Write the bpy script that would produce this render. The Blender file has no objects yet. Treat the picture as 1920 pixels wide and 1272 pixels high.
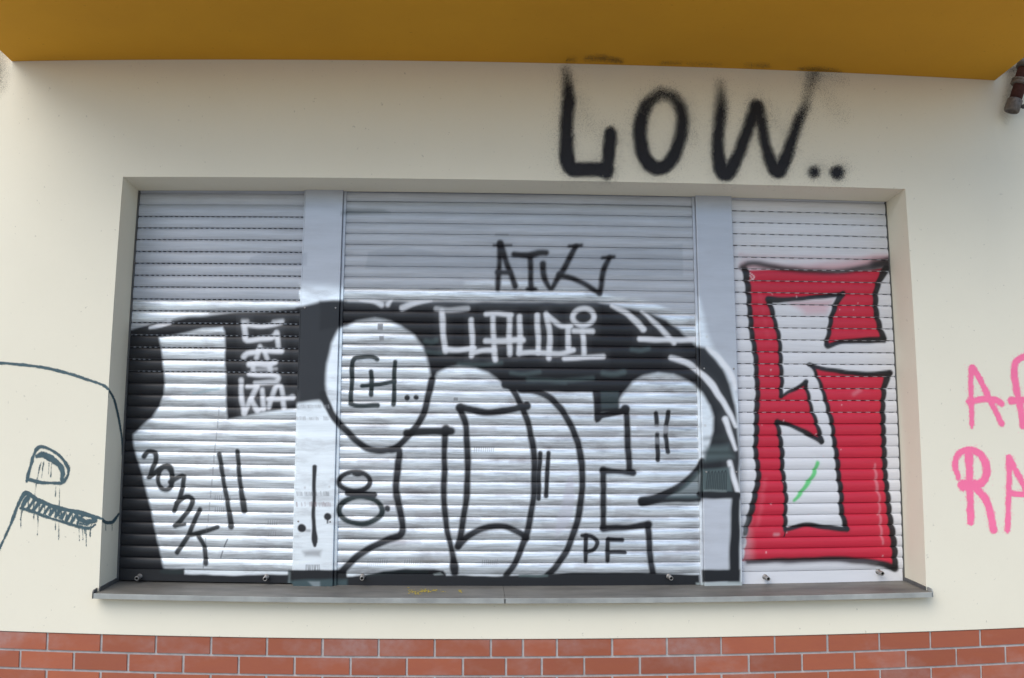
import bpy, math, random
import numpy as np
from mathutils import Vector, Matrix

# ------------------------------------------------------------------ camera, sky, sun, exposure
scene = bpy.context.scene
COL = scene.collection
CAM = np.array([0.0, -4.646517, 0.0])              # eye height; the pavement lies 1.6 m lower
F_PX = 1863.0647                                    # focal length in units of a 1920 wide picture
RIGHT = np.array([0.99911164, -0.04205675, 0.00267695])
UP = np.array([-0.00912662, -0.15392476, 0.98804042])
FWD = np.array([0.04114172, 0.98718711, 0.15417186])
GROUND = -1.6

cd = bpy.data.cameras.new('camera')
cd.sensor_width = 36.0
cd.lens = F_PX / 1920 * 36.0
cd.clip_start = 0.05
cd.clip_end = 2000
cam = bpy.data.objects.new('camera', cd)
COL.objects.link(cam)
m = Matrix.Identity(4)
for i in range(3):
    m[i][0] = RIGHT[i]; m[i][1] = UP[i]; m[i][2] = -FWD[i]; m[i][3] = CAM[i]
cam.matrix_world = m
scene.camera = cam

SUN_EL, SUN_ROT = math.radians(47), math.radians(180 + 38)
world = bpy.data.worlds.new('World')
scene.world = world
world.use_nodes = True
wn = world.node_tree
sky = wn.nodes.new('ShaderNodeTexSky')
sky.sky_type = 'NISHITA'
sky.sun_disc = False
sky.sun_elevation = SUN_EL
sky.sun_rotation = SUN_ROT
sky.air_density = 1.0
sky.dust_density = 1.0
sky.ozone_density = 1.0
wn.links.new(sky.outputs[0], wn.nodes['Background'].inputs[0])
wn.nodes['Background'].inputs[1].default_value = 0.13

sl = bpy.data.lights.new('sun', 'SUN')
sl.energy = 1.5
sl.angle = math.radians(55)
sl.color = (1.0, 0.94, 0.84)
sun = bpy.data.objects.new('sun', sl)
COL.objects.link(sun)
sd = Vector((math.sin(SUN_ROT) * math.cos(SUN_EL), math.cos(SUN_ROT) * math.cos(SUN_EL), math.sin(SUN_EL)))
sun.rotation_euler = sd.to_track_quat('Z', 'Y').to_euler()

scene.view_settings.view_transform = 'Standard'
scene.view_settings.look = 'None'
scene.view_settings.gamma = 1.0
scene.view_settings.exposure = 0.60
scene.render.engine = 'CYCLES'
scene.cycles.use_denoising = True
scene.cycles.max_bounces = 8
scene.cycles.diffuse_bounces = 5

rng = np.random.default_rng(7)

# ------------------------------------------------------------------ helpers
CX = np.array([-4.00164e-03, 1.94674e-02, -2.08039e-03, 3.64714e-03, 9.56792e-03, 1.08556e-03, -5.52478e-03, 1.14205e-04, -5.37896e-03, 2.62765e-05])
CZ = np.array([-1.50683e-02, -1.98616e-03, 1.32792e-02, 4.17949e-03, 2.45981e-03, 1.33270e-02, 1.16702e-05, -5.52677e-03, 1.11506e-04, -5.38429e-03])


def bow(v):
    """The old facade is not dead straight: its long lines bow by a centimetre or two."""
    v = np.array(v, float)
    x = np.clip(v[..., 0], -2.6, 2.95)
    z = np.clip(v[..., 2], -0.9, 2.25)
    T = np.stack([np.ones_like(x), x, z, x * x, x * z, z * z, x ** 3, x * x * z, x * z * z, z ** 3], -1)
    v[..., 0] += T @ CX
    v[..., 2] += T @ CZ
    return v


def trace(v):
    """Drawing coordinates (1920 x 1272 design sheet) of points on the facade."""
    d = np.asarray(v, float) - CAM
    w = d @ FWD
    return np.stack([960 + F_PX * (d @ RIGHT) / w, 636 - F_PX * (d @ UP) / w], -1)


def at(u, v, y):
    d = (u - 960) / F_PX * RIGHT + (636 - v) / F_PX * UP + FWD
    return CAM + d * ((y - CAM[1]) / d[1])


def tag(o, label=None, cat=None, group=None, kind=None):
    if label and not kind:
        kind = 'thing'
    for k, val in (('label', label), ('category', cat), ('group', group), ('kind', kind)):
        if val:
            o[k] = val
    return o


def empty(name, loc):
    o = bpy.data.objects.new(name, None)
    o.location = loc
    o.empty_display_size = 0.1
    COL.objects.link(o)
    return o


def link(name, me, mats, parent=None):
    if not isinstance(mats, (list, tuple)):
        mats = [mats]
    for mt in mats:
        me.materials.append(mt)
    o = bpy.data.objects.new(name, me)
    COL.objects.link(o)
    if parent is not None:
        o.parent = parent
        o.matrix_parent_inverse = Matrix.Translation(parent.location).inverted()
    return o


def quads(name, verts, faces, mats, parent=None, smooth=False, colour=None, metal=None, mat_index=None):
    verts = np.asarray(verts, np.float32)
    faces = np.asarray(faces, np.int32)
    me = bpy.data.meshes.new(name)
    n, k = len(faces), faces.shape[1]
    me.vertices.add(len(verts))
    me.vertices.foreach_set('co', verts.ravel())
    me.loops.add(n * k)
    me.loops.foreach_set('vertex_index', faces.ravel())
    me.polygons.add(n)
    me.polygons.foreach_set('loop_start', np.arange(0, n * k, k, dtype=np.int32))
    me.polygons.foreach_set('loop_total', np.full(n, k, np.int32))
    me.polygons.foreach_set('use_smooth', np.full(n, smooth, bool))
    if mat_index is not None:
        me.polygons.foreach_set('material_index', np.asarray(mat_index, np.int32))
    if colour is not None:
        a = me.color_attributes.new('paint', 'FLOAT_COLOR', 'POINT')
        c = np.ones((len(verts), 4), np.float32)
        c[:, :3] = colour
        a.data.foreach_set('color', c.ravel())
    if metal is not None:
        a = me.attributes.new('metal', 'FLOAT', 'POINT')
        a.data.foreach_set('value', np.asarray(metal, np.float32))
    me.update(calc_edges=True)
    me.validate()
    return link(name, me, mats, parent)


def grid_faces(nr, nc, base=0):
    i = np.arange(nr - 1)[:, None] * nc + np.arange(nc - 1)[None, :]
    i = i.ravel() + base
    return np.stack([i, i + 1, i + nc + 1, i + nc], -1)


class MB:
    """collects simple solids, linked as one mesh"""
    def __init__(s):
        s.v, s.f = [], []

    def add(s, v, f):
        b = len(s.v)
        s.v += [tuple(p) for p in v]
        s.f += [tuple(i + b for i in q) for q in f]

    def box(s, x0, x1, y0, y1, z0, z1, nx=1):
        xs = np.linspace(x0, x1, nx + 1)
        v = []
        for x in xs:
            v += [(x, y0, z0), (x, y1, z0), (x, y1, z1), (x, y0, z1)]
        f = [(0, 1, 2, 3)[::-1]]
        for i in range(nx):
            a, b = 4 * i, 4 * i + 4
            for j in range(4):
                k = (j + 1) % 4
                f.append((a + j, a + k, b + k, b + j))
        e = 4 * nx
        f.append((e, e + 1, e + 2, e + 3))
        s.add(v, f)

    def extrude(s, prof, x0, x1, nx=1):
        n = len(prof)
        v = [(x, p[0], p[1]) for x in np.linspace(x0, x1, nx + 1) for p in prof]
        f = [tuple(range(n))[::-1]]
        for i in range(nx):
            for j in range(n):
                k = (j + 1) % n
                f.append((i * n + j, i * n + k, (i + 1) * n + k, (i + 1) * n + j))
        f.append(tuple(nx * n + j for j in range(n)))
        s.add(v, f)

    def lathe(s, p0, p1, rings, seg=20):
        """rings: (t along p0->p1, radius); first and last are capped"""
        p0, p1 = Vector(p0), Vector(p1)
        ax = (p1 - p0).normalized()
        a = ax.orthogonal().normalized()
        b = ax.cross(a)
        v, f = [], []
        for t, r in rings:
            c = p0.lerp(p1, t)
            for k in range(seg):
                an = 2 * math.pi * k / seg
                v.append(c + a * math.cos(an) * r + b * math.sin(an) * r)
        for i in range(len(rings) - 1):
            for k in range(seg):
                k2 = (k + 1) % seg
                f.append((i * seg + k, i * seg + k2, (i + 1) * seg + k2, (i + 1) * seg + k))
        f.append(tuple(range(seg))[::-1])
        f.append(tuple((len(rings) - 1) * seg + k for k in range(seg)))
        s.add(v, f)

    def build(s, name, mats, parent=None, smooth=False, warp=False, bevel=0.0):
        v = np.array(s.v, float)
        if warp:
            v = bow(v)
        me = bpy.data.meshes.new(name)
        me.from_pydata([tuple(p) for p in v], [], s.f)
        me.update()
        if smooth:
            for p in me.polygons:
                p.use_smooth = len(p.vertices) == 4
        o = link(name, me, mats, parent)
        if bevel:
            b = o.modifiers.new('bevel', 'BEVEL')
            b.width = bevel; b.segments = 2; b.limit_method = 'ANGLE'
        return o


def lin(r, g, b):
    return tuple(((c / 255) / 12.92 if c / 255 <= 0.04045 else ((c / 255 + 0.055) / 1.055) ** 2.4) for c in (r, g, b))


# ------------------------------------------------------------------ materials
class NT:
    def __init__(s, name):
        s.m = bpy.data.materials.new(name)
        s.m.use_nodes = True
        s.t = s.m.node_tree
        s.b = s.t.nodes['Principled BSDF']
        s.tc = s.t.nodes.new('ShaderNodeTexCoord')

    def n(s, kind, **kw):
        o = s.t.nodes.new('ShaderNode' + kind)
        for k, v in kw.items():
            setattr(o, k, v)
        return o

    def l(s, a, b):
        s.t.links.new(a, b)

    def noise(s, scale, detail=4, rough=0.55, stretch=(1, 1, 1), seed=0.0):
        mp = s.n('Mapping')
        mp.inputs['Scale'].default_value = stretch
        mp.inputs['Location'].default_value = (seed, seed * 1.7, seed * .3)
        s.l(s.tc.outputs['Object'], mp.inputs[0])
        nz = s.n('TexNoise')
        nz.inputs['Scale'].default_value = scale
        nz.inputs['Detail'].default_value = detail
        nz.inputs['Roughness'].default_value = rough
        s.l(mp.outputs[0], nz.inputs['Vector'])
        return nz.outputs['Fac']

    def ramp(s, fac, lo, hi, a=0.0, b=1.0):
        r = s.n('MapRange')
        r.inputs[1].default_value = lo; r.inputs[2].default_value = hi
        r.inputs[3].default_value = a; r.inputs[4].default_value = b
        s.l(fac, r.inputs[0])
        return r.outputs[0]

    def mix(s, fac, a, b, mode='MIX'):
        o = s.n('Mix', data_type='RGBA', blend_type=mode)
        for inp, v in ((o.inputs[0], fac), (o.inputs[6], a), (o.inputs[7], b)):
            if isinstance(v, (float, int)):
                inp.default_value = v
            elif isinstance(v, tuple):
                inp.default_value = (*v, 1.0)
            else:
                s.l(v, inp)
        return o.outputs[2]

    def math(s, op, a, b=None):
        o = s.n('Math', operation=op)
        for i, v in enumerate((a, b)):
            if v is None:
                continue
            if isinstance(v, (float, int)):
                o.inputs[i].default_value = v
            else:
                s.l(v, o.inputs[i])
        return o.outputs[0]

    def bump(s, h, strength, dist):
        b = s.n('Bump')
        b.inputs['Strength'].default_value = strength
        b.inputs['Distance'].default_value = dist
        s.l(h, b.inputs['Height'])
        s.l(b.outputs[0], s.b.inputs['Normal'])


def mat_plaster(name, base, dirt, amount=0.25):
    k = NT(name)
    big = k.ramp(k.noise(1.3, 5, 0.6), 0.35, 0.75)
    fine = k.ramp(k.noise(38, 4, 0.6, seed=3), 0.5, 0.78)
    sp = k.ramp(k.noise(55, 2, 0.5, seed=9), 0.735, 0.76)
    c = k.mix(k.math('MULTIPLY', big, amount), base, dirt)
    c = k.mix(k.math('MULTIPLY', fine, 0.10), c, dirt)
    c = k.mix(k.math('MULTIPLY', sp, 0.35), c, tuple(v * 0.35 for v in base))
    k.l(c, k.b.inputs['Base Color'])
    k.b.inputs['Roughness'].default_value = 0.85
    k.b.inputs['Specular IOR Level'].default_value = 0.25
    h = k.math('ADD', k.noise(420, 3, 0.6), k.math('MULTIPLY', k.noise(60, 3, 0.5), 0.8))
    k.bump(h, 0.14, 0.0012)
    return k.m


def mat_flat(name, c, rough=0.55, metal=0.0, var=0.25, scale=18, spec=0.4, bump=0.0):
    k = NT(name)
    f = k.ramp(k.noise(scale, 5, 0.6), 0.3, 0.75)
    k.l(k.mix(f, c, tuple(v * (1 - var) for v in c)), k.b.inputs['Base Color'])
    k.l(k.ramp(k.noise(scale * 2.3, 3), 0.3, 0.7, rough - 0.08, rough + 0.1), k.b.inputs['Roughness'])
    k.b.inputs['Metallic'].default_value = metal
    k.b.inputs['Specular IOR Level'].default_value = spec
    if bump:
        k.bump(k.noise(220, 3), bump, 0.001)
    return k.m


def mat_sprayed(name='sprayed_shutter_metal', ribs=1.0):
    """sheet metal whose coats of paint are stored per vertex; worn in horizontal streaks"""
    k = NT(name)
    a = k.n('Attribute', attribute_name='paint')
    mt = k.n('Attribute', attribute_name='metal')
    streak = k.noise(3.0, 6, 0.65, (1.0, 1.0, 9.0), 2.0)
    streak2 = k.noise(9.0, 5, 0.6, (0.7, 1.0, 26.0), 5.0)
    rub = k.ramp(k.noise(4.2, 5, 0.62, (1.0, 1.0, 3.2), 8.0), 0.52, 0.72)
    lo = k.math('ADD', k.ramp(streak, 0.3, 0.72, -0.34 * ribs, 0.24), k.ramp(streak2, 0.3, 0.7, -0.32 * ribs, 0.20 * ribs))
    gain = k.math('ADD', k.math('MULTIPLY', lo, k.math('ADD', k.math('MULTIPLY', mt.outputs['Fac'], 0.8), 0.2)), 1.0)
    g = k.n('CombineColor')
    for i in range(3):
        k.l(gain, g.inputs[i])
    c = k.mix(1.0, a.outputs['Color'], g.outputs[0], 'MULTIPLY')
    c = k.mix(k.math('MULTIPLY', k.math('MULTIPLY', rub, mt.outputs['Fac']), 0.6), c, (0.24, 0.225, 0.235))
    k.l(c, k.b.inputs['Base Color'])
    k.l(k.math('MULTIPLY', mt.outputs['Fac'], 0.66), k.b.inputs['Metallic'])
    k.l(k.math('ADD', k.ramp(streak2, 0.3, 0.7, 0.30, 0.42), k.math('MULTIPLY', mt.outputs['Fac'], 0.02)), k.b.inputs['Roughness'])
    k.b.inputs['Specular IOR Level'].default_value = 0.40
    k.bump(k.math('ADD', k.noise(14, 3, 0.6, (0.4, 1, 22), 3), k.math('MULTIPLY', k.noise(500, 2), 0.3)), 0.22 * ribs + .03, 0.0012)
    return k.m


def mat_brick():
    k = NT('red_clinker_tile')
    a = k.n('Attribute', attribute_name='paint')
    f = k.ramp(k.noise(7, 6, 0.6, (1, 1, 3)), 0.35, 0.7)
    c = k.mix(k.math('MULTIPLY', f, 0.35), a.outputs['Color'], (0.30, 0.075, 0.045))
    bloom = k.math('MULTIPLY', k.ramp(k.noise(1.9, 5, 0.62, (1, 1, 1.6), 4.0), 0.5, 0.72), k.ramp(k.noise(26, 4, 0.6), 0.3, 0.7, 0.3, 1.0))
    c = k.mix(k.math('MULTIPLY', bloom, 0.5), c, (0.42, 0.37, 0.37))
    k.l(c, k.b.inputs['Base Color'])
    k.l(k.ramp(f, 0, 1, 0.42, 0.6), k.b.inputs['Roughness'])
    k.bump(k.noise(160, 4, 0.6), 0.3, 0.001)
    return k.m


def mat_sill():
    k = NT('weathered_sill_sheet')
    f = k.ramp(k.noise(2.6, 6, 0.65, (1, 3, 3)), 0.32, 0.7)
    c = k.mix(f, (0.205, 0.195, 0.172), (0.088, 0.083, 0.075))
    scr = k.ramp(k.noise(11, 4, 0.7, (0.6, 4, 1), 6), 0.66, 0.76)
    c = k.mix(k.math('MULTIPLY', scr, 0.5), c, (0.34, 0.34, 0.34))
    k.l(c, k.b.inputs['Base Color'])
    k.b.inputs['Roughness'].default_value = 0.55
    k.bump(k.noise(90, 4), 0.2, 0.001)
    return k.m


CREAM = (0.825, 0.78, 0.64)
M_WALL = mat_plaster('cream_render', CREAM, (0.735, 0.69, 0.56), 0.4)
M_OCHRE = mat_plaster('ochre_render', (0.66, 0.335, 0.024), (0.54, 0.265, 0.022), 0.5)
M_SPRAY = mat_sprayed()
M_PANEL = mat_sprayed('sprayed_post_metal', 0.12)
M_BRICK = mat_brick()
M_MORTAR = mat_flat('grey_mortar', (0.52, 0.50, 0.49), 0.9, 0, 0.3, 30, 0.2, 0.3)
M_SILL = mat_sill()
M_LIP = mat_flat('zinc_sill_edge', (0.40, 0.415, 0.395), 0.6, 0.05, 0.45, 7)
M_BLACK = mat_flat('black_spray_paint', (0.018, 0.018, 0.022), 0.6, 0, 0.3, 30, 0.3)
M_PINK = mat_flat('pink_spray_paint', (1.0, 0.20, 0.385), 0.55, 0, 0.10, 14, 0.3)
M_TEAL = mat_flat('blue_green_marker_paint', (0.065, 0.12, 0.14), 0.5, 0, 0.35, 25, 0.4)
M_YELLOW = mat_flat('yellow_paint_specks', (0.55, 0.42, 0.04), 0.6)
M_STEEL = mat_flat('dull_steel', (0.42, 0.40, 0.38), 0.45, 0.7, 0.45, 60)
M_HOLE = mat_flat('dark_bore', (0.01, 0.01, 0.01), 0.8)
M_RAIL = mat_flat('dark_guide_channel', (0.13, 0.13, 0.13), 0.5, 0.2, 0.3, 12)
M_RUST = mat_flat('rusty_clamp_steel', (0.23, 0.20, 0.175), 0.6, 0.4, 0.65, 70)
M_RED_PIPE = mat_flat('red_brown_pipe_paint', (0.085, 0.026, 0.020), 0.75, 0, 0.6, 40)
M_PAVE = mat_flat('grey_pavement', (0.34, 0.33, 0.31), 0.9, 0, 0.25, 3, 0.2)
M_DIRT_SHADE = mat_flat('dirt_and_shade', (0.10, 0.095, 0.08), 0.9)  # dirt colour, also used for the shadow painted at the left corner

# ------------------------------------------------------------------ setting
v = np.array([(-400, -400, GROUND), (400, -400, GROUND), (400, 400, GROUND), (-400, 400, GROUND)], float)
tag(quads('pavement', v, [(0, 1, 2, 3)], M_PAVE), kind='structure')

# ------------------------------------------------------------------ facade
X0, X1, ZT, ZSILL, ZB, ZS = -1.6648, 2.1289, 1.4911, -0.470, -0.6303, 2.0889
Y_LINTEL, Y_CURTAIN = 0.219, 0.234
DEPTH = 0.27

xs = np.unique(np.r_[np.linspace(-9, X0 - 1.2, 8), np.linspace(X0 - 1.2, X0, 12), np.linspace(X0, X1, 40), np.linspace(X1, X1 + 1.2, 12), np.linspace(X1 + 1.2, 10, 8)].round(5))
zs = np.unique(np.r_[np.linspace(ZB, ZSILL, 4), np.linspace(ZSILL, ZT, 24), np.linspace(ZT, ZS + 0.25, 12), np.linspace(ZS + 0.25, 5.5, 6)].round(5))
nx, nz = len(xs), len(zs)
gx, gz = np.meshgrid(xs, zs)
vv = np.stack([gx, np.zeros_like(gx), gz], -1).reshape(-1, 3)
ff = grid_faces(nz, nx)
cxf = (vv[ff[:, 0], 0] + vv[ff[:, 2], 0]) / 2
czf = (vv[ff[:, 0], 2] + vv[ff[:, 2], 2]) / 2
inside = (cxf > X0) & (cxf < X1) & (czf > ZSILL) & (czf < ZT)
ff = ff[~inside]
V = [vv]
Fc = [ff]
nb = len(vv)
ix0, ix1 = int(np.argmin(abs(xs - X0))), int(np.argmin(abs(xs - X1)))
iz0, iz1 = int(np.argmin(abs(zs - ZSILL))), int(np.argmin(abs(zs - ZT)))


def reveal(ids, depth, flip):
    global nb
    ids = np.array(ids)
    bk = vv[ids].copy()
    bk[:, 1] = depth
    n = len(ids)
    V.append(bk)
    a, b = ids[:-1], ids[1:]
    c, d = nb + np.arange(1, n), nb + np.arange(n - 1)
    q = np.stack([a, b, c, d], -1)
    Fc.append(q[:, ::-1] if flip else q)
    nb += n


reveal([i * nx + ix0 for i in range(iz0, iz1 + 1)], DEPTH, True)
reveal([i * nx + ix1 for i in range(iz0, iz1 + 1)], DEPTH, False)
reveal([iz1 * nx + i for i in range(ix0, ix1 + 1)], Y_LINTEL, False)
reveal([iz0 * nx + i for i in range(ix0, ix1 + 1)], DEPTH, True)
reveal(list(range(nx)), 0.05, True)
xa_, xb_, zl_, zh_ = X0 - .04, X1 + .04, ZSILL - .02, ZT + .16
cav = []
for x_ in np.linspace(xa_, xb_, 25):
    cav += [(x_, Y_LINTEL + .0005, ZT - .0005), (x_, Y_LINTEL + .0005, zh_), (x_, .45, zh_), (x_, .45, zl_), (x_, DEPTH - .002, zl_)]
cav = np.array(cav, float)
cq = np.array([(5 * i_ + j_, 5 * i_ + j_ + 1, 5 * i_ + j_ + 6, 5 * i_ + j_ + 5) for i_ in range(24) for j_ in range(4)])
side = []
for x_ in (xa_, xb_):
    n0 = len(cav) + len(side)
    side += [(x_, DEPTH - .002 if True else 0, zl_), (x_, .45, zl_), (x_, .45, zh_), (x_, DEPTH - .002, zh_)]
    cq = np.vstack([cq, [[n0, n0 + 1, n0 + 2, n0 + 3]]])
cav = np.vstack([cav, side])
Fc.append(cq + nb)
V.append(cav)
n_c = len(cq)
allf = np.concatenate(Fc)
mi = np.zeros(len(allf), int); mi[-n_c:] = 1
wall = quads('facade_wall', bow(np.concatenate(V)), allf, [M_WALL, M_RAIL], mat_index=mi)
tag(wall, 'cream rendered facade wall with a wide shuttered window opening, tagged with graffiti', 'wall')
# balcony: slab, plus an unseen parapet added in front, blocking more sky
b = MB()
b.box(-2.28, 2.665, -1.02, -0.002, ZS, ZS + 0.2, 40)
b.box(-2.28, 2.665, -1.02, -0.90, ZS + 0.203, ZS + 1.1, 40)
balcony = b.build('balcony', M_OCHRE, None, warp=True)
tag(balcony, 'ochre yellow balcony slab overhanging the wall above the window', 'balcony')

# brick plinth ------------------------------------------------------------------
J1 = [-1.897 + .25 * k for k in range(-28, 9)] + [.247] + [.399 + .2494 * k for k in range(0, 38)]
J2 = [-2.021 + .25 * k for k in range(-28, 9)] + [.171, .331, .522] + [.775 + .2495 * k for k in range(0, 38)]
pv, pf, pc, pm = [], [], [], []


def brick_box(x0, x1, z0, z1, col):
    nseg = 3
    yb, yf, e = 0.012, 0.003, 0.0025
    bx = np.linspace(x0, x1, nseg + 1)
    bxi = bx.copy(); bxi[0] += e; bxi[-1] -= e
    base = len(pv)
    for i in range(nseg + 1):
        pv.extend([(bx[i], yb, z0), (bxi[i], yf, z0 + e), (bxi[i], yf, z1 - e), (bx[i], yb, z1)])
    for i in range(nseg):
        a, c = base + 4 * i, base + 4 * i + 4
        for j in range(3):
            pf.append((a + j, c + j, c + j + 1, a + j + 1)); pm.append(0)
    pf.append((base, base + 1, base + 2, base + 3)); pm.append(0)
    e4 = base + 4 * nseg
    pf.append((e4 + 3, e4 + 2, e4 + 1, e4)); pm.append(0)
    pc.extend([col] * (4 * (nseg + 1)))


for row in range(11):
    zt_, zb_ = ZB - .083 * row - (0.002 if row == 0 else .0038), ZB - .083 * (row + 1) + .0038
    J = J1 if row % 2 == 0 else J2
    for a_, b_ in zip(J[:-1], J[1:]):
        t = rng.normal(0, 1)
        base = np.array([0.36, 0.099, 0.046]) * (1 + 0.10 * t) + np.array([0.015, 0.004, 0.001]) * rng.normal()
        brick_box(a_ + .0036 + rng.normal(0, .0006), b_ - .0036 + rng.normal(0, .0006), zb_ + rng.normal(0, .0004), zt_, tuple(np.clip(base, 0.01, 1)))
mx = np.linspace(-8.9, 9.6, 50)
mz = np.linspace(GROUND - .05, ZB + 0.0, 12)
g1, g2 = np.meshgrid(mx, mz)
base = len(pv)
pv.extend(np.stack([g1, np.full_like(g1, .0085), g2], -1).reshape(-1, 3).tolist())
pf.extend(grid_faces(12, 50, base).tolist()); pm.extend([1] * (11 * 49)); pc.extend([(.4, .39, .38)] * 600)
plinth = quads('brick_plinth', bow(pv), pf, [M_BRICK, M_MORTAR], colour=pc, mat_index=pm)
tag(plinth, 'red clinker brick plinth with grey joints at the foot of the wall', 'brickwork')

# window sill -------------------------------------------------------------------
sill = empty('window_sill', (0.16, 0.0, -0.45))
tag(sill, 'weathered dark grey metal sill running below the three roller shutters', 'window sill')
for xa, xb in ((-1.668, 0.1630), (0.1645, 2.130)):
    b = MB()
    b.extrude([(0.262, -0.412), (0.262, -0.420), (-0.0485, -0.455), (-0.0485, -0.446)], xa, xb, 18)
    b.build('sill_sheet', M_SILL, sill, warp=True)
    b = MB()
    b.extrude([(-0.0490, -0.4455), (-0.0490, -0.4670), (-0.0545, -0.4680), (-0.0545, -0.4470), (-0.0520, -0.4450)], xa - .004, xb + .003, 18)
    b.build('front_lip', M_LIP, sill, warp=True)
for x, mt in ((-1.6745, M_RAIL), (2.1305, M_LIP)):
    b = MB()
    pts = [(-0.0545, -0.468), (-0.0545, -0.440), (-0.045, -0.431), (-0.015, -0.426), (-0.006, -0.425), (-0.006, -0.45), (-0.03, -0.468)]
    b.extrude(pts, x, x + .006)
    b.build('end_cap', mt, sill, warp=True)
for x in (-1.6645, 2.1215):
    b = MB()
    b.extrude([(-0.003, -0.440), (-0.003, -0.424), (0.10, -0.412), (0.258, -0.396), (0.258, -0.412)], x, x + .006)
    b.build('upstand', M_RAIL, sill, warp=True)


# ------------------------------------------------------------------ the spray painting
def spline(pts, step=4.0):
    p = np.array(pts, float)
    if len(p) < 3:
        return p
    q = np.vstack([2 * p[0] - p[1], p, 2 * p[-1] - p[-2]])
    out = []
    for i in range(1, len(q) - 2):
        n = max(2, int(np.hypot(*(q[i + 1] - q[i])[:2]) / step))
        t = np.linspace(0, 1, n, endpoint=False)[:, None]
        out.append(.5 * ((2 * q[i]) + (-q[i - 1] + q[i + 1]) * t + (2 * q[i - 1] - 5 * q[i] + 4 * q[i + 1] - q[i + 2]) * t ** 2 + (-q[i - 1] + 3 * q[i] - 3 * q[i + 1] + q[i + 2]) * t ** 3))
    out.append(p[-1:])
    return np.vstack(out)


def seg_dist(uv, line, width):
    """signed distance (negative inside) to a stroke of varying width"""
    best = np.full(len(uv), 1e9)
    if len(line) == 1:
        return np.hypot(uv[:, 0] - line[0, 0], uv[:, 1] - line[0, 1]) - width[0] / 2
    for i in range(len(line) - 1):
        a, c = line[i], line[i + 1]
        d = c - a
        L = d @ d + 1e-9
        t = np.clip(((uv - a) @ d) / L, 0, 1)
        w = width[i] + (width[i + 1] - width[i]) * t
        e = np.hypot(uv[:, 0] - a[0] - d[0] * t, uv[:, 1] - a[1] - d[1] * t) - w / 2
        np.minimum(best, e, out=best)
    return best


def smooth01(x):
    x = np.clip(x, 0, 1)
    return x * x * (3 - 2 * x)


def wob(uv, amp, f, ph):
    u, v = uv[:, 0] * f, uv[:, 1] * f
    return amp * (np.sin(u * 1.3 + 2.1 * np.sin(v * .9 + ph)) + np.sin(v * 1.7 + 1.7 * np.sin(u * 1.1 + ph * 2)) + .5 * np.sin(3.1 * u + 2.7 * v + ph))


class Canvas:
    """paint coats for a set of surface points: colour + metal per point"""
    def __init__(s, uv, base, metal=0.0):
        s.uv = uv + np.stack([wob(uv, .45, .05, 1.), wob(uv, .45, .05, 4.)], -1)
        s.c = np.array(np.broadcast_to(base, (len(uv), 3)), float)
        s.m = np.full(len(uv), metal)
        s.keep = np.zeros(len(uv), bool)

    def put(s, idx, a, col, metal):
        a = np.where(s.keep[idx], a * .12, a)
        s.c[idx] += (np.array(col) - s.c[idx]) * a[:, None]
        s.m[idx] += (metal - s.m[idx]) * a

    def box(s, p, pad):
        lo, hi = p.min(0) - pad, p.max(0) + pad
        return np.nonzero((s.uv[:, 0] > lo[0]) & (s.uv[:, 0] < hi[0]) & (s.uv[:, 1] > lo[1]) & (s.uv[:, 1] < hi[1]))[0]

    def stroke(s, pts, w, col, soft=3.0, alpha=1.0, metal=0.0, curve=True):
        p = np.array(pts, float)
        ww = np.broadcast_to(np.array(w, float), (len(p),))
        q = np.column_stack([p, ww])
        q = spline(q) if curve and len(p) > 2 else q
        idx = s.box(q[:, :2], q[:, 2].max() / 2 + soft * 3 + 2)
        if not len(idx):
            return
        d = seg_dist(s.uv[idx], q[:, :2], q[:, 2])
        a = alpha * (0.985 * smooth01(.5 - d / (2 * soft) + .1) + 0.05 * np.exp(-np.clip(d, 0, None) / (soft * 2.2)) * (d > 0))
        s.put(idx, a, col, metal)

    def poly(s, pts, col, soft=3.0, alpha=1.0, metal=0.0, curve=False):
        p = np.array(pts, float)
        if curve:
            p = spline(np.vstack([p, p[:1]]), 6)[:-1]
        idx = s.box(p, soft * 2 + 2)
        if not len(idx):
            return
        uv = s.uv[idx]
        ins = np.zeros(len(uv), bool)
        for i in range(len(p)):
            a_, b_ = p[i], p[(i + 1) % len(p)]
            cond = (a_[1] > uv[:, 1]) != (b_[1] > uv[:, 1])
            if a_[1] != b_[1]:
                xx = a_[0] + (uv[:, 1] - a_[1]) * (b_[0] - a_[0]) / (b_[1] - a_[1])
                ins ^= cond & (uv[:, 0] < xx)
        d = seg_dist(uv, np.vstack([p, p[:1]]), np.zeros(len(p) + 1))
        d = np.where(ins, -d, d)
        s.put(idx, alpha * smooth01(.5 - d / (2 * soft)), col, metal)

    def vgrad(s, u0, u1, v0, v1, col, metal, alpha=1.0):
        """a coat that fades in from v0 to v1 and covers everything lower"""
        idx = np.nonzero((s.uv[:, 0] > u0) & (s.uv[:, 0] < u1) & (s.uv[:, 1] > v0))[0]
        vv_ = s.uv[idx, 1] + wob(s.uv[idx], 1.2, .03, 2.)
        s.put(idx, alpha * smooth01((vv_ - v0) / (v1 - v0)), col, metal)


BK = (0.009, 0.010, 0.014)
BKG = (0.014, 0.026, 0.028)
SILVER = (0.80, 0.85, 0.895)
WHITE = (0.78, 0.80, 0.84)
BLOT = (0.40, 0.42, 0.47)
GREENISH = (0.09, 0.13, 0.135)
RED = (0.56, 0.020, 0.050)


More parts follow.
